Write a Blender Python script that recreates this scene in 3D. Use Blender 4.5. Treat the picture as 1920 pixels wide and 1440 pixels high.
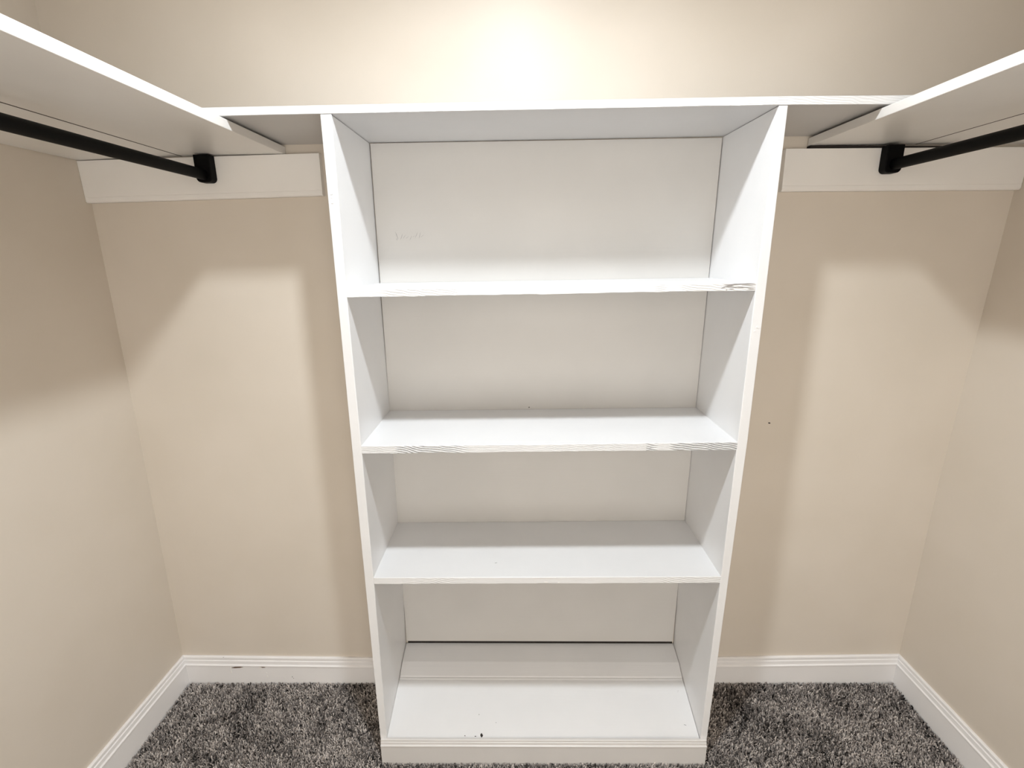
import bpy, bmesh, math, random
import numpy as np
from mathutils import Vector, Matrix

for o in list(bpy.data.objects):
    bpy.data.objects.remove(o)
SC = bpy.context.scene
COL = SC.collection
random.seed(7)
rng = np.random.default_rng(11)

# ------------------------------------------------------------------ camera
CAM = Vector((-0.0714, -1.4553, 1.4735))
PITCH, YAW, ROLL, FPX = 0.2514, -0.0188, -0.0120, 924.17
cy, sy, cp, sp = math.cos(YAW), math.sin(YAW), math.cos(PITCH), math.sin(PITCH)
fwd = Vector((sy * cp, cy * cp, -sp))
right = Vector((cy, -sy, 0))
up = right.cross(fwd)
cr, sr = math.cos(ROLL), math.sin(ROLL)
r2, u2 = right * cr + up * sr, up * cr - right * sr
cd = bpy.data.cameras.new('camera')
cd.sensor_width = 36.0
cd.lens = 36.0 * FPX / 1920.0
cd.clip_start = 0.02
cam = bpy.data.objects.new('camera', cd)
m = Matrix((r2, u2, -fwd)).transposed().to_4x4()
m.translation = CAM
cam.matrix_world = m
COL.objects.link(cam)
SC.camera = cam

# ------------------------------------------------------------------ world (made-up warm fill light, entering by the added doorway)
w = bpy.data.worlds.new('world')
SC.world = w
w.use_nodes = True
bg = w.node_tree.nodes['Background']
bg.inputs['Color'].default_value = (1.0, 0.935, 0.855, 1)
bg.inputs['Strength'].default_value = 3.45

# ------------------------------------------------------------------ the closet's ceiling lamp
LX, LY, LZ = -0.079, -0.84, 2.452
ld = bpy.data.lights.new('ceiling_downlight', 'SPOT')
ld.energy = 94
ld.color = (0.905, 0.96, 1.0)
ld.shadow_soft_size = 0.045
ld.spot_size = math.radians(164)
ld.spot_blend = 1.0
lo = bpy.data.objects.new('ceiling_downlight', ld)
lo.location = (LX, LY, LZ)
COL.objects.link(lo)

vs = SC.view_settings
SC.display_settings.display_device = 'sRGB'
vs.view_transform = 'Standard'
vs.look = 'None'
vs.gamma = 1.0
vs.use_curve_mapping = False
vs.exposure = 0.0

# ------------------------------------------------------------------ materials
def mat(name, color, rough=0.5, spec=0.5):
    M = bpy.data.materials.new(name)
    M.use_nodes = True
    nt = M.node_tree
    b = nt.nodes['Principled BSDF']
    b.inputs['Base Color'].default_value = (*color, 1)
    b.inputs['Roughness'].default_value = rough
    b.inputs['Specular IOR Level'].default_value = spec
    return M, nt, b

def N(nt, kind, **kw):
    n = nt.nodes.new(kind)
    for k, v in kw.items():
        if k in n.inputs.keys():
            n.inputs[k].default_value = v
        else:
            setattr(n, k, v)
    return n

def mapped(nt, scale=(1, 1, 1)):
    tc = N(nt, 'ShaderNodeTexCoord')
    mp = N(nt, 'ShaderNodeMapping')
    mp.inputs['Scale'].default_value = scale
    nt.links.new(tc.outputs['Object'], mp.inputs['Vector'])
    return mp.outputs['Vector']

def noise(nt, vec, scale, detail=3, rough=0.5):
    n = N(nt, 'ShaderNodeTexNoise')
    n.inputs['Scale'].default_value = scale
    n.inputs['Detail'].default_value = detail
    n.inputs['Roughness'].default_value = rough
    nt.links.new(vec, n.inputs['Vector'])
    return n.outputs['Fac']

def mixcol(nt, fac, a, b_, lo_=0.35, hi=0.65):
    r = N(nt, 'ShaderNodeValToRGB')
    r.color_ramp.elements[0].position = lo_
    r.color_ramp.elements[1].position = hi
    r.color_ramp.elements[0].color = (*a, 1)
    r.color_ramp.elements[1].color = (*b_, 1)
    nt.links.new(fac, r.inputs['Fac'])
    return r.outputs['Color']

def bump(nt, b, h, strength, dist):
    n = N(nt, 'ShaderNodeBump')
    n.inputs['Strength'].default_value = strength
    n.inputs['Distance'].default_value = dist
    nt.links.new(h, n.inputs['Height'])
    nt.links.new(n.outputs['Normal'], b.inputs['Normal'])
    return n

def wall_material():
    M, nt, b = mat('beige_wall_paint', (0.715, 0.647, 0.56), 0.42, 0.33)
    v = mapped(nt)
    c = mixcol(nt, noise(nt, v, 3.5, 4), (0.700, 0.632, 0.545), (0.730, 0.662, 0.578))
    nt.links.new(c, b.inputs['Base Color'])
    bump(nt, b, noise(nt, v, 420, 2, 0.5), 0.12, 0.0010)
    return M

def white_material(name, base, along, rough=0.32):
    """brushed white gloss paint over board, brush marks running along one axis"""
    M, nt, b = mat(name, base, rough, 0.45)
    sc = {'x': (3, 60, 60), 'y': (60, 3, 60), 'z': (60, 60, 3)}[along]
    v = mapped(nt, sc)
    h = noise(nt, v, 3.0, 4, 0.6)
    v2 = mapped(nt)
    lo_c = tuple(c * 0.97 for c in base)
    c = mixcol(nt, noise(nt, v2, 6, 4), lo_c, base)
    nt.links.new(c, b.inputs['Base Color'])
    bump(nt, b, h, 0.16, 0.0015)
    return M

def grain_material(name, depth):
    """painted end grain of finger jointed pine: diagonal ridges in patches along the board"""
    M, nt, b = mat(name, (0.83, 0.83, 0.83), 0.45, 0.35)
    tc = N(nt, 'ShaderNodeTexCoord')
    sx = N(nt, 'ShaderNodeSeparateXYZ')
    nt.links.new(tc.outputs['Object'], sx.inputs[0])
    def mth(op, a, c=None):
        n = N(nt, 'ShaderNodeMath', operation=op)
        for i, q in enumerate((a, c)):
            if q is None: continue
            if isinstance(q, (int, float)): n.inputs[i].default_value = q
            else: nt.links.new(q, n.inputs[i])
        return n.outputs[0]
    v = mapped(nt, (1, 1, 1))
    warp = noise(nt, v, 14, 2)
    ph = mth('ADD', mth('MULTIPLY', sx.outputs['Z'], 1150), mth('MULTIPLY', sx.outputs['X'], 190))
    ph = mth('ADD', ph, mth('MULTIPLY', warp, 22))
    st = mth('MULTIPLY', mth('ADD', mth('SINE', ph), 1.0), 0.5)
    st = mth('POWER', st, 3.0)
    # finger joints: some blocks of the board show slanted growth rings, others none
    u = N(nt, 'ShaderNodeMapRange')
    u.inputs['From Min'].default_value = -0.5
    u.inputs['From Max'].default_value = 0.5
    nt.links.new(sx.outputs['X'], u.inputs['Value'])
    mask = N(nt, 'ShaderNodeValToRGB')
    stops = [(0.0, 0.0), (0.105, 0.15), (0.12, 1.0), (0.26, 0.7), (0.30, 0.0), (0.62, 0.12), (0.74, 0.0), (0.755, 1.0), (0.775, 0.0), (0.80, 0.0), (0.815, 1.0), (1.0, 1.0)]
    el = mask.color_ramp.elements
    while len(el) < len(stops): el.new(0.5)
    for e_, (p_, v_) in zip(el, stops):
        e_.position = p_
    for e_, (p_, v_) in zip(el, stops):
        e_.color = (v_, v_, v_, 1)
    nt.links.new(u.outputs['Result'], mask.inputs['Fac'])
    g = mth('MULTIPLY', st, mask.outputs['Color'])
    fine = noise(nt, mapped(nt, (8, 60, 160)), 3, 4, 0.6)
    h = mth('SUBTRACT', mth('MULTIPLY', fine, 0.5), mth('MULTIPLY', g, 1.0))
    bump(nt, b, h, depth, 0.004)
    return M

def carpet_material():
    M, nt, b = mat('grey_carpet_fibre', (0.13, 0.12, 0.115), 0.95, 0.1)
    at = N(nt, 'ShaderNodeAttribute', attribute_name='tuft')
    r = N(nt, 'ShaderNodeValToRGB')
    els = r.color_ramp.elements
    els[0].position, els[0].color = 0.0, (0.018, 0.016, 0.015, 1)
    els[1].position, els[1].color = 1.0, (0.85, 0.78, 0.73, 1)
    e = els.new(0.45); e.color = (0.34, 0.305, 0.285, 1)
    nt.links.new(at.outputs['Fac'], r.inputs['Fac'])
    nt.links.new(r.outputs['Color'], b.inputs['Base Color'])
    return M

def carpet_base_material():
    M, nt, b = mat('grey_carpet_backing', (0.13, 0.12, 0.115), 0.95, 0.1)
    v = mapped(nt)
    c = mixcol(nt, noise(nt, v, 190, 3, 0.7), (0.05, 0.046, 0.043), (0.24, 0.22, 0.205), 0.3, 0.7)
    nt.links.new(c, b.inputs['Base Color'])
    bump(nt, b, noise(nt, v, 240, 3, 0.7), 1.0, 0.006)
    return M

WALL = wall_material()
CEIL, _, _ = mat('ceiling_white', (0.88, 0.87, 0.85), 0.8, 0.2)
WHITE = (0.80, 0.80, 0.805)
WX = white_material('white_paint_lengthwise', WHITE, 'x')
WZ = white_material('white_paint_upright', (0.85, 0.848, 0.85), 'z')
WY = white_material('white_paint_crosswise', (0.90, 0.88, 0.85), 'y', 0.3)
TRIM = white_material('white_trim_paint', (0.92, 0.905, 0.90), 'x', 0.35)
PLINTH = white_material('shaded_plinth_paint', (0.72, 0.70, 0.68), 'x', 0.4)  # white lowered to imitate the dim foot of the unit, shade in the colour
TRIMY = white_material('white_trim_paint_side', (0.92, 0.905, 0.90), 'y', 0.35)
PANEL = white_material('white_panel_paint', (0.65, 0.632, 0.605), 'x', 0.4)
CLEAT = white_material('white_cleat_paint', (0.92, 0.895, 0.86), 'x', 0.4)
UNDER = white_material('shaded_white_board_paint', (0.62, 0.61, 0.605), 'x', 0.3)  # board white darkened, the shade of its underside put into the colour
EDGE = grain_material('painted_edge_faint_grain', 0.3)
EDGE2 = grain_material('painted_edge_ridged_grain', 1.0)
BLACK, _, _ = mat('black_rod_finish', (0.0025, 0.0025, 0.0027), 0.55, 0.08)
DARK, _, _ = mat('dark_spot_and_gap_shade', (0.035, 0.03, 0.027), 0.9, 0.1)  # real dark marks, and added pieces that stand in for shade in gaps
GREY, _, _ = mat('grey_scuff', (0.36, 0.35, 0.36), 0.8, 0.2)
SPLIT, _, _ = mat('split_wood_shadow', (0.22, 0.20, 0.19), 0.9, 0.1)
CHIP, _, _ = mat('bright_chipped_paint', (0.92, 0.90, 0.87), 0.6, 0.2)
BROWN, _, _ = mat('bare_brown_wood', (0.16, 0.10, 0.065), 0.9, 0.1)
BRASS, _, _ = mat('lamp_trim_white', (0.8, 0.8, 0.78), 0.5, 0.3)
CARPET = carpet_material()
CARPETB = carpet_base_material()

# ------------------------------------------------------------------ object helpers
def empty(name, loc, label, cat, group=None):
    o = bpy.data.objects.new(name, None)
    o.location = loc
    o.empty_display_size = 0.05
    COL.objects.link(o)
    o['label'] = label; o['category'] = cat
    if group: o['group'] = group
    return o

def link(name, verts, faces, mats, parent=None, smooth=False, fmat=None):
    me = bpy.data.meshes.new(name)
    off = Vector(parent['_w']) if parent is not None and '_w' in parent else Vector((0, 0, 0))
    if parent is not None and parent.type == 'EMPTY':
        off = parent.location.copy()
    me.from_pydata([Vector(v) - off for v in verts], [], faces)
    bm = bmesh.new(); bm.from_mesh(me)
    bmesh.ops.recalc_face_normals(bm, faces=bm.faces)
    bm.to_mesh(me); bm.free()
    for mm in (mats if isinstance(mats, (list, tuple)) else [mats]):
        me.materials.append(mm)
    if fmat:
        for p in me.polygons:
            p.material_index = fmat(p)
    if smooth:
        for p in me.polygons: p.use_smooth = True
    o = bpy.data.objects.new(name, me)
    COL.objects.link(o)
    if parent is not None: o.parent = parent
    return o

def bevel(o, width=0.0012, seg=2):
    md = o.modifiers.new('edge_rounding', 'BEVEL')
    md.width = width; md.segments = seg; md.limit_method = 'ANGLE'; md.angle_limit = math.radians(35)
    return o

def structure(o):
    o['kind'] = 'structure'
    return o

HEXF = [(0, 1, 3, 2), (4, 6, 7, 5), (0, 4, 5, 1), (2, 3, 7, 6), (0, 2, 6, 4), (1, 5, 7, 3)]
def hexv(x0, x1, y0, y1, z0, z1):
    """each argument a number or a function of (ix,iy,iz) in {0,1}"""
    out = []
    g = lambda a, *k: a(*k) if callable(a) else a
    for ix in (0, 1):
        for iy in (0, 1):
            for iz in (0, 1):
                out.append((g((x0, x1)[ix], iy, iz), g((y0, y1)[iy], ix, iz), g((z0, z1)[iz], ix, iy)))
    return out

def box(name, x0, x1, y0, y1, z0, z1, mats, parent=None, bev=0.0012):
    o = link(name, hexv(x0, x1, y0, y1, z0, z1), HEXF, mats, parent)
    if bev: bevel(o, bev)
    return o

def sweep(name, A, B, prof, mats, parent=None):
    """closed profile prof (list of points a function turns into 3-D) swept from A(p) to B(p)"""
    n = len(prof)
    vs_ = [A(p) for p in prof] + [B(p) for p in prof]
    fs = [(i, (i + 1) % n, n + (i + 1) % n, n + i) for i in range(n)]
    fs += [tuple(range(n)), tuple(range(2 * n - 1, n - 1, -1))]
    return link(name, vs_, fs, mats, parent)

def lerp_table(tab, z):
    tab = sorted(tab)
    if z <= tab[0][0]: return tab[0][1]
    for (a, va), (b_, vb) in zip(tab, tab[1:]):
        if z <= b_: return va + (vb - va) * (z - a) / (b_ - a)
    return tab[-1][1]

# ------------------------------------------------------------------ room shell
ZC = 2.51
YF = -2.35
LW = [(-0.03, -1.296), (0.21, -1.2934), (0.64, -1.2884), (1.16, -1.2815), (1.63, -1.279), (1.745, -1.281), (1.775, -1.311), (2.1, -1.317), (ZC, -1.327)]
RW = [(-0.03, 1.2425), (0.25, 1.2449), (0.77, 1.2491), (1.32, 1.267), (1.64, 1.278), (1.75, 1.281), (2.1, 1.292), (ZC, 1.303)]
def side_wall(name, tab, s):
    T = 0.1
    vs_, fs = [], []
    for z, x in tab:
        vs_ += [(x, 0.0, z), (x, YF, z), (x + s * T, YF, z), (x + s * T, 0.0, z)]
    for i in range(len(tab) - 1):
        a, b_ = 4 * i, 4 * i + 4
        for k in range(4):
            fs.append((a + k, a + (k + 1) % 4, b_ + (k + 1) % 4, b_ + k))
    fs += [(0, 1, 2, 3), tuple(4 * (len(tab) - 1) + k for k in range(4))]
    return structure(link(name, vs_, fs, WALL))
wl = side_wall('wall_left', LW, -1)
wr = side_wall('wall_right', RW, 1)
wb = structure(box('wall_back', -1.45, 1.42, 0.0, 0.1, -0.04, ZC + 0.02, WALL, bev=0))
# unseen front wall; its doorway is added to let the world fill light in
fv, ff = [], []
for a in ((-1.45, -0.62, -0.03, ZC), (0.62, 1.42, -0.03, ZC), (-0.62, 0.62, 2.06, ZC)):
    n0 = len(fv)
    fv += hexv(a[0], a[1], YF - 0.1, YF, a[2], a[3])
    ff += [tuple(i + n0 for i in f) for f in HEXF]
structure(link('wall_front', fv, ff, WALL))
structure(box('ceiling', -1.45, 1.42, YF - 0.1, 0.1, ZC, ZC + 0.08, CEIL, bev=0))

def carpet_h(x, y):
    return 0.004 + 0.0052 * x + 0.022 * (np.clip(y, -0.7, 0.1) + 0.014)
# floor: gently uneven slab under the pile
nx, ny = 12, 12
gv = [(-1.45 + 2.87 * i / nx, YF - 0.1 + (0.1 - YF + 0.1) * j / ny, 0) for j in range(ny + 1) for i in range(nx + 1)]
gv = [(x, y, float(carpet_h(x, y)) - 0.012) for x, y, _ in gv]
gf = [(j * (nx + 1) + i, j * (nx + 1) + i + 1, (j + 1) * (nx + 1) + i + 1, (j + 1) * (nx + 1) + i) for j in range(ny) for i in range(nx)]
fl = structure(link('floor', gv, gf, CARPETB))
for p in fl.data.polygons:
    if p.normal.z < 0: p.flip()

# ------------------------------------------------------------------ baseboards (ogee with two beads)
BP = [(0, 0.114), (0.006, 0.114), (0.0085, 0.1115), (0.0088, 0.1035), (0.0068, 0.1020), (0.0068, 0.1005), (0.0105, 0.0985), (0.0112, 0.0860), (0.0150, 0.0835), (0.0155, 0.0800), (0.0135, 0.0780), (0.0135, -0.025), (0, -0.025)]
def back_base(name, x0, x1, zt0, zt1, m0, m1):
    H = 0.114
    A = lambda p: (x0 + m0 * p[0], -p[0], p[1] - H + zt0)
    B = lambda p: (x1 + m1 * p[0], -p[0], p[1] - H + zt1)
    return structure(bevel(sweep(name, A, B, BP, TRIM), 0.0006, 1))
bbl = back_base('baseboard_back', -1.2945, -0.5035, 0.1035, 0.0960, 1, 0)
bbr = back_base('baseboard_back.001', 0.4985, 1.2440, 0.1010, 0.1165, 0, -1)
def side_base(name, x, s, z0):
    A = lambda p: (x + s * p[0], -p[0], p[1] - 0.114 + z0)
    B = lambda p: (x + s * p[0], YF, p[1] - 0.114 + z0)
    return structure(bevel(sweep(name, A, B, BP, TRIMY), 0.0006, 1))
side_base('baseboard_left', -1.2945, 1, 0.1035)
side_base('baseboard_right', 1.2440, -1, 0.1165)

# ------------------------------------------------------------------ carpet pile
def carpet():
    sp_ = 0.0050
    xs = np.arange(-1.285, 1.236, sp_)
    ys = np.arange(-0.95, -0.010, sp_)
    X, Y = np.meshgrid(xs, ys)
    X = X.ravel() + rng.uniform(-.5, .5, X.size) * sp_
    Y = Y.ravel() + rng.uniform(-.5, .5, Y.size) * sp_
    keep = ~((X > -0.502) & (X < 0.476) & (Y > -0.293)) & (X > -1.279) & (X < 1.229) & (Y < -0.0145)
    X, Y = X[keep], Y[keep]
    n = X.size
    Z = carpet_h(X, Y)
    # trodden patches lean and lie lower
    def vnoise(sc, seed):
        r_ = np.random.default_rng(seed)
        G = r_.random((64, 64))
        u = (X + 2) * sc; v = (Y + 2) * sc
        i = np.floor(u).astype(int); j = np.floor(v).astype(int)
        a, b_ = u - i, v - j
        a = a * a * (3 - 2 * a); b_ = b_ * b_ * (3 - 2 * b_)
        g = lambda p, q: G[p % 64, q % 64]
        return (g(i, j) * (1 - a) + g(i + 1, j) * a) * (1 - b_) + (g(i, j + 1) * (1 - a) + g(i + 1, j + 1) * a) * b_
    patch = 0.6 * vnoise(9, 1) + 0.4 * vnoise(22, 2)
    clump = vnoise(75, 3)
    h = 0.0115 * (0.75 + 0.5 * rng.random(n)) * (0.8 + 0.4 * patch)
    lean_a = rng.uniform(0, 2 * np.pi, n) * 0.85 + 2 * np.pi * (0.7 * vnoise(30, 5) + 0.8 * vnoise(5, 6))
    lean = rng.uniform(0.2, 1.0, n) * 0.0075
    r0 = rng.uniform(0.0016, 0.0027, n)
    base = Z - 0.0125
    V = np.zeros((n, 7, 3))
    tw = rng.uniform(0, 2 * np.pi, n)
    for k in range(3):
        a = tw + k * 2 * np.pi / 3
        V[:, k, 0] = X + r0 * np.cos(a); V[:, k, 1] = Y + r0 * np.sin(a); V[:, k, 2] = base
        V[:, 3 + k, 0] = X + 0.5 * lean * np.cos(lean_a) + 1.05 * r0 * np.cos(a + .4)
        V[:, 3 + k, 1] = Y + 0.5 * lean * np.sin(lean_a) + 1.05 * r0 * np.sin(a + .4)
        V[:, 3 + k, 2] = base + 0.7 * h
    V[:, 6, 0] = X + 1.3 * lean * np.cos(lean_a); V[:, 6, 1] = Y + 1.3 * lean * np.sin(lean_a); V[:, 6, 2] = base + h
    V[:, :, 1] = np.minimum(V[:, :, 1], -0.0142)
    tri = np.array([(0, 1, 4), (0, 4, 3), (1, 2, 5), (1, 5, 4), (2, 0, 3), (2, 3, 5), (3, 4, 6), (4, 5, 6), (5, 3, 6)])
    F = (np.arange(n)[:, None, None] * 7 + tri[None]).reshape(-1, 3)
    me = bpy.data.meshes.new('carpet_pile')
    me.vertices.add(n * 7); me.vertices.foreach_set('co', V.reshape(-1))
    nf = len(F)
    me.loops.add(nf * 3); me.loops.foreach_set('vertex_index', F.reshape(-1).astype(np.int32))
    me.polygons.add(nf)
    me.polygons.foreach_set('loop_start', np.arange(0, nf * 3, 3, dtype=np.int32))
    me.update(calc_edges=True)
    tone = np.clip(0.49 + 0.23 * rng.standard_normal(n) + 0.34 * (clump - 0.5) + 0.50 * (patch - 0.5), 0, 1)
    at = me.attributes.new('tuft', 'FLOAT', 'POINT')
    at.data.foreach_set('value', np.repeat(tone, 7).astype(np.float32))
    me.materials.append(CARPET)
    o = bpy.data.objects.new('carpet_pile', me)
    COL.objects.link(o)
    o['kind'] = 'stuff'; o['label'] = 'mottled grey cut pile carpet covering the closet floor'; o['category'] = 'carpet'
    return o
carpet()

# ------------------------------------------------------------------ shelving unit
YD = -0.285
unit = empty('shelving_unit', (0, -0.14, 0.0), 'white open shelving unit with three shelves and slanted bottom against the back wall', 'shelving unit')
L_out = [(0.0, -0.5042), (0.88, -0.504), (1.48, -0.5028), (1.778, -0.5014)]
L_inf = [(0.0, -0.4845), (0.0706, -0.4842), (0.62, -0.4795), (1.004, -0.4795), (1.40, -0.4805), (1.778, -0.4771)]
L_inb = [(0.0, -0.4840), (0.163, -0.4835), (0.40, -0.4785), (0.64, -0.4786), (1.02, -0.4772), (1.40, -0.4788), (1.778, -0.4774)]
R_out = [(0.0, 0.4740), (0.0755, 0.4759), (0.621, 0.4870), (1.045, 0.4961), (1.47, 0.4988), (1.78, 0.5004)]
R_inf = [(0.0, 0.4545), (0.0774, 0.4560), (0.621, 0.4655), (1.008, 0.4708), (1.40, 0.4742), (1.78, 0.4815)]
R_inb = [(0.0, 0.4540), (0.166, 0.4545), (0.40, 0.4535), (0.64, 0.4572), (1.02, 0.4620), (1.41, 0.4680), (1.78, 0.4736)]
ZL = [-0.02, 0.0735, 0.163, 0.40, 0.62, 0.80, 1.02, 1.25, 1.40, 1.6, 1.7785]
def side_panel(outer, inf, inb, ztop):
    vs_, fs = [], []
    zs = ZL[:-1] + [ztop]
    for z in zs:
        xo = lerp_table(outer, z)
        vs_ += [(xo, YD, z), (lerp_table(inf, z), YD, z), (lerp_table(inb, z), -0.001, z), (xo, -0.001, z)]
    for i in range(len(zs) - 1):
        a, b_ = 4 * i, 4 * i + 4
        for k in range(4):
            fs.append((a + k, a + (k + 1) % 4, b_ + (k + 1) % 4, b_ + k))
    fs += [(0, 1, 2, 3), tuple(4 * (len(zs) - 1) + k for k in range(4))]
    return bevel(link('side_panel', vs_, fs, WZ, unit), 0.0014)
pl = side_panel(L_out, L_inf, L_inb, 1.7778)
pr = side_panel(R_out, R_inf, R_inb, 1.7795)

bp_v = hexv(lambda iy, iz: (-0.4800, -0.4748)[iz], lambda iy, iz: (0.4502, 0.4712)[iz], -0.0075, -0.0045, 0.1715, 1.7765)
box('gap_shade_sheet', -0.4765, 0.4500, -0.0032, -0.0006, 0.10, 1.7765, DARK, unit, 0)  # added dark sheet, paints the shade in the gaps round the back panel
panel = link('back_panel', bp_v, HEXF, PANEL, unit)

def shelf_board(zlf, zrf, zlb, zrb, th, seed, edge=None):
    """board let in between the side panels; its front edge is slightly wavy"""
    r_ = random.Random(seed)
    n = 96
    xl_f, xr_f = lerp_table(L_inf, zlf), lerp_table(R_inf, zrf)
    xl_b, xr_b = lerp_table(L_inb, zlb), lerp_table(R_inb, zrb)
    vs_, fs = [], []
    lowjit = topjit = 0
    for i in range(n + 1):
        t = i / n
        lowjit = 0.82 * lowjit + r_.gauss(0, 0.00022)
        topjit = 0.8 * topjit + r_.gauss(0, 0.00012)
        if r_.random() < 0.03: lowjit += r_.choice((-1, 1)) * 0.0009
        xf, xb = xl_f + (xr_f - xl_f) * t, xl_b + (xr_b - xl_b) * t
        zf, zb_ = zlf + (zrf - zlf) * t, zlb + (zrb - zlb) * t
        vs_ += [(xf, YD + 0.0004, zf - th + lowjit), (xf, YD + 0.0002, zf - 0.0012 + topjit), (xf, YD + 0.0014, zf + topjit * .4),
                (xb, -0.0085, zb_), (xb, -0.0085, zb_ - th), (xf, YD + 0.0022, zf - th - 0.0004)]
    for i in range(n):
        a, b_ = 6 * i, 6 * i + 6
        for k in range(6):
            fs.append((a + k, a + (k + 1) % 6, b_ + (k + 1) % 6, b_ + k))
    fs += [tuple(range(6)), tuple(6 * n + k for k in range(6))]
    return link('shelf', vs_, fs, [WX, edge or EDGE], unit, fmat=lambda p: 1 if p.normal.y < -0.8 else 0)
s1 = shelf_board(1.4041, 1.4104, 1.4060, 1.4110, 0.0172, 3)
s2 = shelf_board(1.0124, 1.0180, 1.0190, 1.0235, 0.0202, 5, EDGE2)
s3 = shelf_board(0.6270, 0.6309, 0.6345, 0.6408, 0.0195, 8)

# slanted bottom: front board, then a moulded board lying behind it up to the wall
def slab(name, prof, xl, xr, mats, under=0.016):
    top = [(xl(y, z), y, z) for y, z in prof] ; topr = [(xr(y, z), y, z) for y, z in prof]
    bot = [(x, y, z - under) for x, y, z in top[::-1]]; botr = [(x, y, z - under) for x, y, z in topr[::-1]]
    n = len(top) * 2
    vs_ = top + bot + topr + botr
    fs = [(i, (i + 1) % n, n + (i + 1) % n, n + i) for i in range(n)] + [tuple(range(n)), tuple(range(n, 2 * n))]
    return link(name, vs_, fs, mats, unit)
def xin(front, back, gap):
    def f(y, z):
        t = min(1, max(0, (y - YD) / -YD))
        return lerp_table(front, z) * (1 - t) + lerp_table(back, z) * t + gap
    return f
deck = slab('slanted_bottom', [(-0.2845, 0.0725), (-0.120, 0.1190)], xin(L_inf, L_inb, 0.0006), xin(R_inf, R_inb, -0.0014), WX)
slab('bottom_moulding', [(-0.1195, 0.1192), (-0.1172, 0.1212), (-0.1140, 0.1222), (-0.1120, 0.1218), (-0.1095, 0.1250), (-0.0715, 0.1456), (-0.0690, 0.1462), (-0.004, 0.1600)],
     xin(L_inf, L_inb, 0.0016), xin(R_inf, R_inb, -0.0016), WX)

# plinth: baseboard across the foot of the unit
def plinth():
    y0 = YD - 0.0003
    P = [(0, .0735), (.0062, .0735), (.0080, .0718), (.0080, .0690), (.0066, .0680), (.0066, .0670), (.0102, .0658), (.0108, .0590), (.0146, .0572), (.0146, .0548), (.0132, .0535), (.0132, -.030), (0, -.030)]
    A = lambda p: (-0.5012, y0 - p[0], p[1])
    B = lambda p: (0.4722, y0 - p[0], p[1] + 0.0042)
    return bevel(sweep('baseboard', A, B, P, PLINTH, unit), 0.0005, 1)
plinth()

# small damage on the unit
def marks(name, quads, matl, parent, axis, off, label=None):
    """each quad a polygon in the surface plane, given a hair of thickness standing off it; one part each"""
    for q in quads:
        n = len(q)
        vs_ = [Vector(p) for p in q] + [Vector(p) + Vector(axis) * off for p in q]
        fs = [tuple(range(n)), tuple(range(n, 2 * n))] + [(i, (i + 1) % n, n + (i + 1) % n, n + i) for i in range(n)]
        o = link(name, vs_, fs, matl, parent)
        if label: o['label'] = label
def sliver(a, b_, w_, ax=(0, 0, 1)):
    a, b_ = Vector(a), Vector(b_); ax = Vector(ax)
    d = (b_ - a); m1 = a + d * .35; m2 = a + d * .75
    return [a, m1 + ax * w_, m2 + ax * w_ * .8, b_, m2 - ax * w_ * .6, m1 - ax * w_ * .7]
def blob(c, rx, ry, ex, ey, n=9, seed=1):
    r_ = random.Random(seed); c = Vector(c)
    return [c + Vector(ex) * rx * math.cos(2 * math.pi * k / n) * r_.uniform(.6, 1.15) + Vector(ey) * ry * math.sin(2 * math.pi * k / n) * r_.uniform(.6, 1.15) for k in range(n)]
nrm = Vector((0, -0.0475, 0.165)).normalized()
sl = Vector((0, 0.165, 0.0475)).normalized()
def D(x, y): return Vector((x, y, 0.0725 + (y + 0.2845) * (0.0465 / 0.1645)))
ex = Vector((1, 0, 0))
# the shelf's splintered right end
splits = []
for a, b_, ww in (((.398, 1.4062), (.4725, 1.4086), .0011), ((.402, 1.4032), (.423, 1.4040), .0013), ((.402, 1.4009), (.4725, 1.3995), .0008),
                  ((.394, 1.3985), (.404, 1.4015), .0008), ((.412, 1.3966), (.425, 1.3972), .0006), ((.441, 1.4050), (.4722, 1.4058), .0004), ((.455, 1.3963), (.4722, 1.3960), .0006), ((.405, 1.3940), (.409, 1.3952), .0006)):
    splits.append(sliver((a[0], YD - 0.0001, a[1]), (b_[0], YD - 0.0001, b_[1]), ww))
marks('split', splits, SPLIT, unit, (0, -1, 0), 0.0003, 'splintered grey crack at the right end of the top shelf edge')
marks('paint_chip', [blob(D(-0.1985, -0.277), .0042, .0060, ex, sl, seed=2), blob(D(-0.2165, -0.2800), .003, .0012, ex, sl, seed=3), blob(D(-0.2485, -0.2790), .0018, .0014, ex, sl, seed=4),
                     blob(D(-0.210, -0.222), .0009, .0016, ex, sl, seed=5), blob(D(-0.156, -0.2436), .0009, .0012, ex, sl, seed=6),
                     sliver(D(.419, -.246), D(.4265, -.2485), .0006, sl), sliver(D(.4265, -.156), D(.430, -.148), .0005, sl)],
      DARK, unit, nrm, 0.0003, 'dark chip in the paint of the slanted bottom')
marks('scuff', [sliver((-.4225, -.0078, 1.5475), (-.4155, -.0078, 1.5265), .0007, (1, 0, 0)), sliver((-.4195, -.0078, 1.530), (-.4195, -.0078, 1.5235), .0007, (1, 0, 0))]
      + [sliver((-.4085 + .0085 * k + random.uniform(-.003, .003), -.0078, 1.523 + random.uniform(0, .01)), (-.402 + .0085 * k, -.0078, 1.535 + random.uniform(0, .011)), .0005, (1, 0, 0)) for k in range(8)],
      GREY, unit, (0, -1, 0), 0.0002, 'grey rubbed scuff mark on the back panel')
marks('nail_hole', [blob((-.047, -.0078, 1.0275), .0022, .0022, ex, (0, 0, 1), seed=9)], DARK, unit, (0, -1, 0), 0.0003, 'dark nail hole above the middle shelf')
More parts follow.
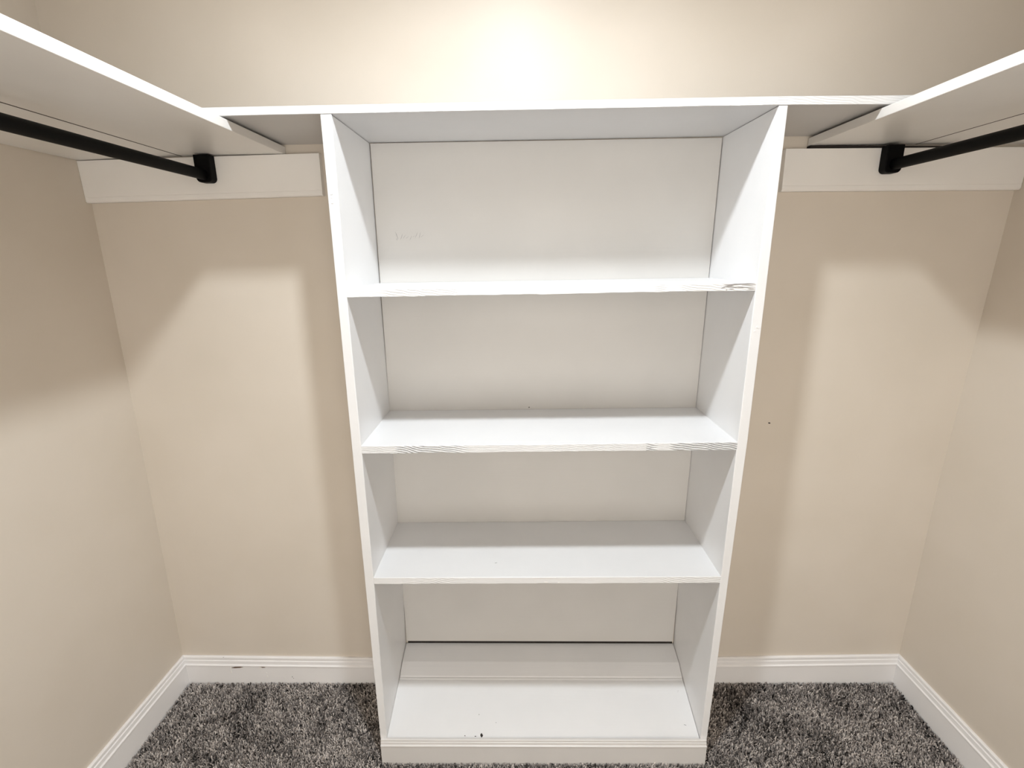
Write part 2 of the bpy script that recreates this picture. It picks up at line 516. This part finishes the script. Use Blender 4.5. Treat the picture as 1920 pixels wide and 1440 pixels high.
marks('pit', [blob((-.148, -.224, .6318), .0014, .001, ex, (0, 1, 0), seed=10), blob((-.1445, -.2235, .6318), .0012, .001, ex, (0, 1, 0), seed=11)], DARK, unit, (0, 0, 1), 0.0003, 'dark pit in the lowest flat shelf')
marks('paint_flake', [blob((-.0065, YD, .6137), .006, .0012, ex, (0, 0, 1), seed=12), blob((.028, YD, .6125), .003, .0012, ex, (0, 0, 1), seed=13), sliver((-.045, YD, .6268), (.02, YD, .6272), .0006)],
      CHIP, unit, (0, -1, 0), 0.0006, 'bright torn paint on the lowest shelf edge')
marks('paint_lump', [blob((-.4905 + random.uniform(-.004, .004), YD, z), .0035, .0022, ex, (0, 0, 1), seed=20 + i) for i, z in enumerate((1.616, 1.609, 1.598))] +
      [blob((.489, YD, 1.307), .004, .003, ex, (0, 0, 1), seed=30), blob((.484, YD, 1.298), .003, .002, ex, (0, 0, 1), seed=31)], WZ, unit, (0, -1, 0), 0.0008)

# ------------------------------------------------------------------ top shelf along the back wall
top = empty('wall_shelf', (0, -0.14, 1.78), 'long white shelf board across the back wall, resting on top of the shelving unit', 'shelf')
def long_board():
    n = 120
    x0, x1 = -1.309, 1.281
    r_ = random.Random(4)
    vs_, fs = [], []
    j = 0
    def zb_(x): return lerp_table([(-1.31, 1.7780), (-0.72, 1.7782), (-.5, 1.7786), (.5, 1.7803), (.715, 1.7782), (1.29, 1.7775)], x)
    for i in range(n + 1):
        x = x0 + (x1 - x0) * i / n
        j = .85 * j + r_.gauss(0, .00015)
        b_ = zb_(x); t = b_ + 0.0172
        vs_ += [(x, YD, b_ + .001 + j), (x, YD, t - .001), (x, YD + .001, t), (x, -0.001, t), (x, -0.001, b_), (x, YD + .001, b_ + j * .5)]
    for i in range(n):
        a, b_ = 6 * i, 6 * i + 6
        for k in range(6):
            fs.append((a + k, a + (k + 1) % 6, b_ + (k + 1) % 6, b_ + k))
    fs += [tuple(range(6)), tuple(6 * n + k for k in range(6))]
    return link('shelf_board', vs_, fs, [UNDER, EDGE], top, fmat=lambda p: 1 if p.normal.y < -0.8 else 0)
long_board()

# ------------------------------------------------------------------ side shelves, each of two boards edge to edge
YE = YF + 0.002
def side_shelf(label, xf, xm, xw, zf, zm, zw, t):
    o = empty('side_shelf', ((xf + xw) / 2, -0.9, zf), label, 'shelf', 'high shelves along the side walls')
    s = 1 if xf > xw else -1
    g = 0.0055
    a = hexv(xm + s * g, xf, YE, -0.003, zm, zm + t) if s > 0 else hexv(xf, xm - g, YE, -0.003, zm, zm + t)
    b1 = link('board', a, HEXF, WY, o); bevel(b1, .0012)
    if s > 0: v = hexv(xw, xm, YE, -0.003, lambda ix, iy: (zw, zm + .0006)[ix], lambda ix, iy: (zw, zm)[ix] + t)
    else: v = hexv(xm + 0.0, xw, YE, -0.003, lambda ix, iy: (zm + .0006, zw)[ix], lambda ix, iy: (zm, zw)[ix] + t)
    b2 = link('board', v, HEXF, WY, o); bevel(b2, .0012)
    box('gap_shade_strip', min(xm, xm + s * 2 * g), max(xm, xm + s * 2 * g), YE + .001, -0.004, zm + .0005, zm + .008, DARK, o, 0)  # added dark strip, paints the shade in the gap between the two boards
    return o
side_shelf('high white shelf along the left wall above the left clothes rod', -0.7095, -1.000, -1.2795, 1.7520, 1.7522, 1.7440, 0.0205)
side_shelf('high white shelf along the right wall above the right clothes rod', 0.7020, 0.990, 1.2790, 1.7530, 1.7530, 1.7500, 0.0200)

# ------------------------------------------------------------------ cleats on the back wall
def cleat(label, x0, x1, z00, z01, z10, z11, tilt0, tilt1, gap_shade=None):
    """z00/z01 bottom and top at the left end, z10/z11 at the right; eased lower edge"""
    th = 0.019
    prof = [(0, 0), (th - .003, 0), (th, .004), (th, .0135), (th - .0008, .0145), (th, .0155), (th, 1), (0, 1)]
    vs_ = []
    for x, tl, a, b_ in ((x0, tilt0, z00, z01), (x1, tilt1, z10, z11)):
        for d, z in prof:
            zz = b_ if z == 1 else a + z
            vs_.append((x + tl * (zz - a) / (b_ - a), -d - 0.0003, zz))
    n = len(prof)
    fs = [(i, (i + 1) % n, n + (i + 1) % n, n + i) for i in range(n)] + [tuple(range(n)), tuple(range(n, 2 * n))]
    o = link('shelf_cleat', vs_, fs, CLEAT)
    bevel(o, .0012)
    if gap_shade:
        sh = link('gap_shade', hexv(gap_shade[0], gap_shade[1], -0.0178, -0.002, lambda ix, iy: (z01 + .0002, z11 + .0002)[ix], lambda ix, iy: (gap_shade[2], gap_shade[3])[ix]), HEXF, DARK, o)  # added dark strip, stands in for the shade above the cleat
        sh['label'] = 'dark strip painting shade into the gap between cleat and shelf'
    o['label'] = label; o['category'] = 'cleat'; o['group'] = 'cleats under the high shelves'
    return o
cleat('white cleat board on the back wall left of the shelving unit', -1.2785, -0.6138, 1.6340, 1.7428, 1.6445, 1.7525, -0.002, 0.001)
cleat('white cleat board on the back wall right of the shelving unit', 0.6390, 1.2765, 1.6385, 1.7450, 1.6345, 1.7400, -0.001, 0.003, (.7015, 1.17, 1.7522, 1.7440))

# ------------------------------------------------------------------ clothes rods with sockets
def rod(label, xc, zc, y0, y1, zb0, zb1):
    o = empty('clothes_rod', (xc, -0.9, zc), label, 'clothes rod', 'black clothes rods')
    nseg = 32
    rx, rz = 0.0120, 0.0140
    vs_, fs = [], []
    for y in (y0, y1):
        for k in range(nseg):
            a = 2 * math.pi * k / nseg
            vs_.append((xc + rx * math.cos(a), y, zc + rz * math.sin(a)))
    fs = [(i, (i + 1) % nseg, nseg + (i + 1) % nseg, nseg + i) for i in range(nseg)] + [tuple(range(nseg)), tuple(range(nseg, 2 * nseg))]
    t = link('tube', vs_, fs, BLACK, o, smooth=False)
    for p in t.data.polygons:
        if len(p.vertices) == 4: p.use_smooth = True
    # overlapping sleeve where the two telescoping halves meet
    vs_ = []
    for y in (-0.72, y1):
        for k in range(nseg):
            a = 2 * math.pi * k / nseg
            vs_.append((xc + (rx + .0008) * math.cos(a), y, zc + (rz + .0008) * math.sin(a)))
    sl_ = link('sleeve', vs_, [(i, (i + 1) % nseg, nseg + (i + 1) % nseg, nseg + i) for i in range(nseg)], BLACK, o, smooth=True)
    # sockets: upright plates with rounded foot and a raised rim round the rod end
    for (ya, yb) in ((-0.0195, -0.046), (YF + 0.0005, YF + 0.026)):
        w_ = 0.0215
        out = [(-w_, zb1), (w_, zb1)]
        rr = 0.012
        for k in range(7):
            a = -math.pi / 2 * k / 6
            out.append((w_ - rr + rr * math.cos(a), zb0 + rr + rr * math.sin(a)))
        for k in range(7):
            a = -math.pi / 2 - math.pi / 2 * k / 6
            out.append((-w_ + rr + rr * math.cos(a), zb0 + rr + rr * math.sin(a)))
        n = len(out)
        vs_ = [(xc + x, ya, z) for x, z in out] + [(xc + x, yb, z) for x, z in out]
        fs = [(i, (i + 1) % n, n + (i + 1) % n, n + i) for i in range(n)] + [tuple(range(n)), tuple(range(n, 2 * n))]
        bevel(link('socket', vs_, fs, BLACK, o), .002, 2)
    return o
rod('black clothes rod with its socket on the left cleat, under the left high shelf', -0.9205, 1.6990, -0.030, YF + 0.02, 1.6795, 1.7490)
rod('black clothes rod with its socket on the right cleat, under the right high shelf', 0.9100, 1.6982, -0.030, YF + 0.02, 1.6775, 1.7465)

# ------------------------------------------------------------------ marks on walls and baseboards
marks('nail_head', [blob((.6931, 0, .9696), .004, .0022, ex, (0, 0, 1), seed=40)], DARK, wb, (0, -1, 0), 0.002, 'small dark nail in the back wall')
marks('bare_patch', [sliver((-1.120, -.0136, .0600), (-1.072, -.0136, .0640), .0032), sliver((-1.017, -.0136, .0625), (-.992, -.0136, .0632), .0022)], BROWN, bbl, (0, -1, 0), 0.0003, 'bare brown wood under the broken bead')
marks('paint_flake', [blob((-1.1185, -.0136, .0600), .0022, .006, ex, (0, 0, 1), seed=50), blob((-1.1195, -.0136, .0425), .003, .008, ex, (0, 0, 1), seed=51), blob((-1.012, -.0136, .0610), .006, .0035, ex, (0, 0, 1), seed=52),
                      blob((-.992, -.0136, .038), .0022, .004, ex, (0, 0, 1), seed=53), blob((-.9915, -.0136, .024), .0022, .005, ex, (0, 0, 1), seed=54), blob((-.928, -.0136, .018), .003, .002, ex, (0, 0, 1), seed=55)],
      CHIP, bbl, (0, -1, 0), 0.0012, 'bright torn edges of the chipped paint')
marks('dirt_speck', [blob((-.901, -.0136, .022), .001, .003, ex, (0, 0, 1), seed=60), blob((-.897, -.0136, .016), .001, .002, ex, (0, 0, 1), seed=61), blob((-1.142, -.0088, .1015), .0012, .001, ex, (0, 0, 1), seed=62)], DARK, bbl, (0, -1, 0), 0.0003)
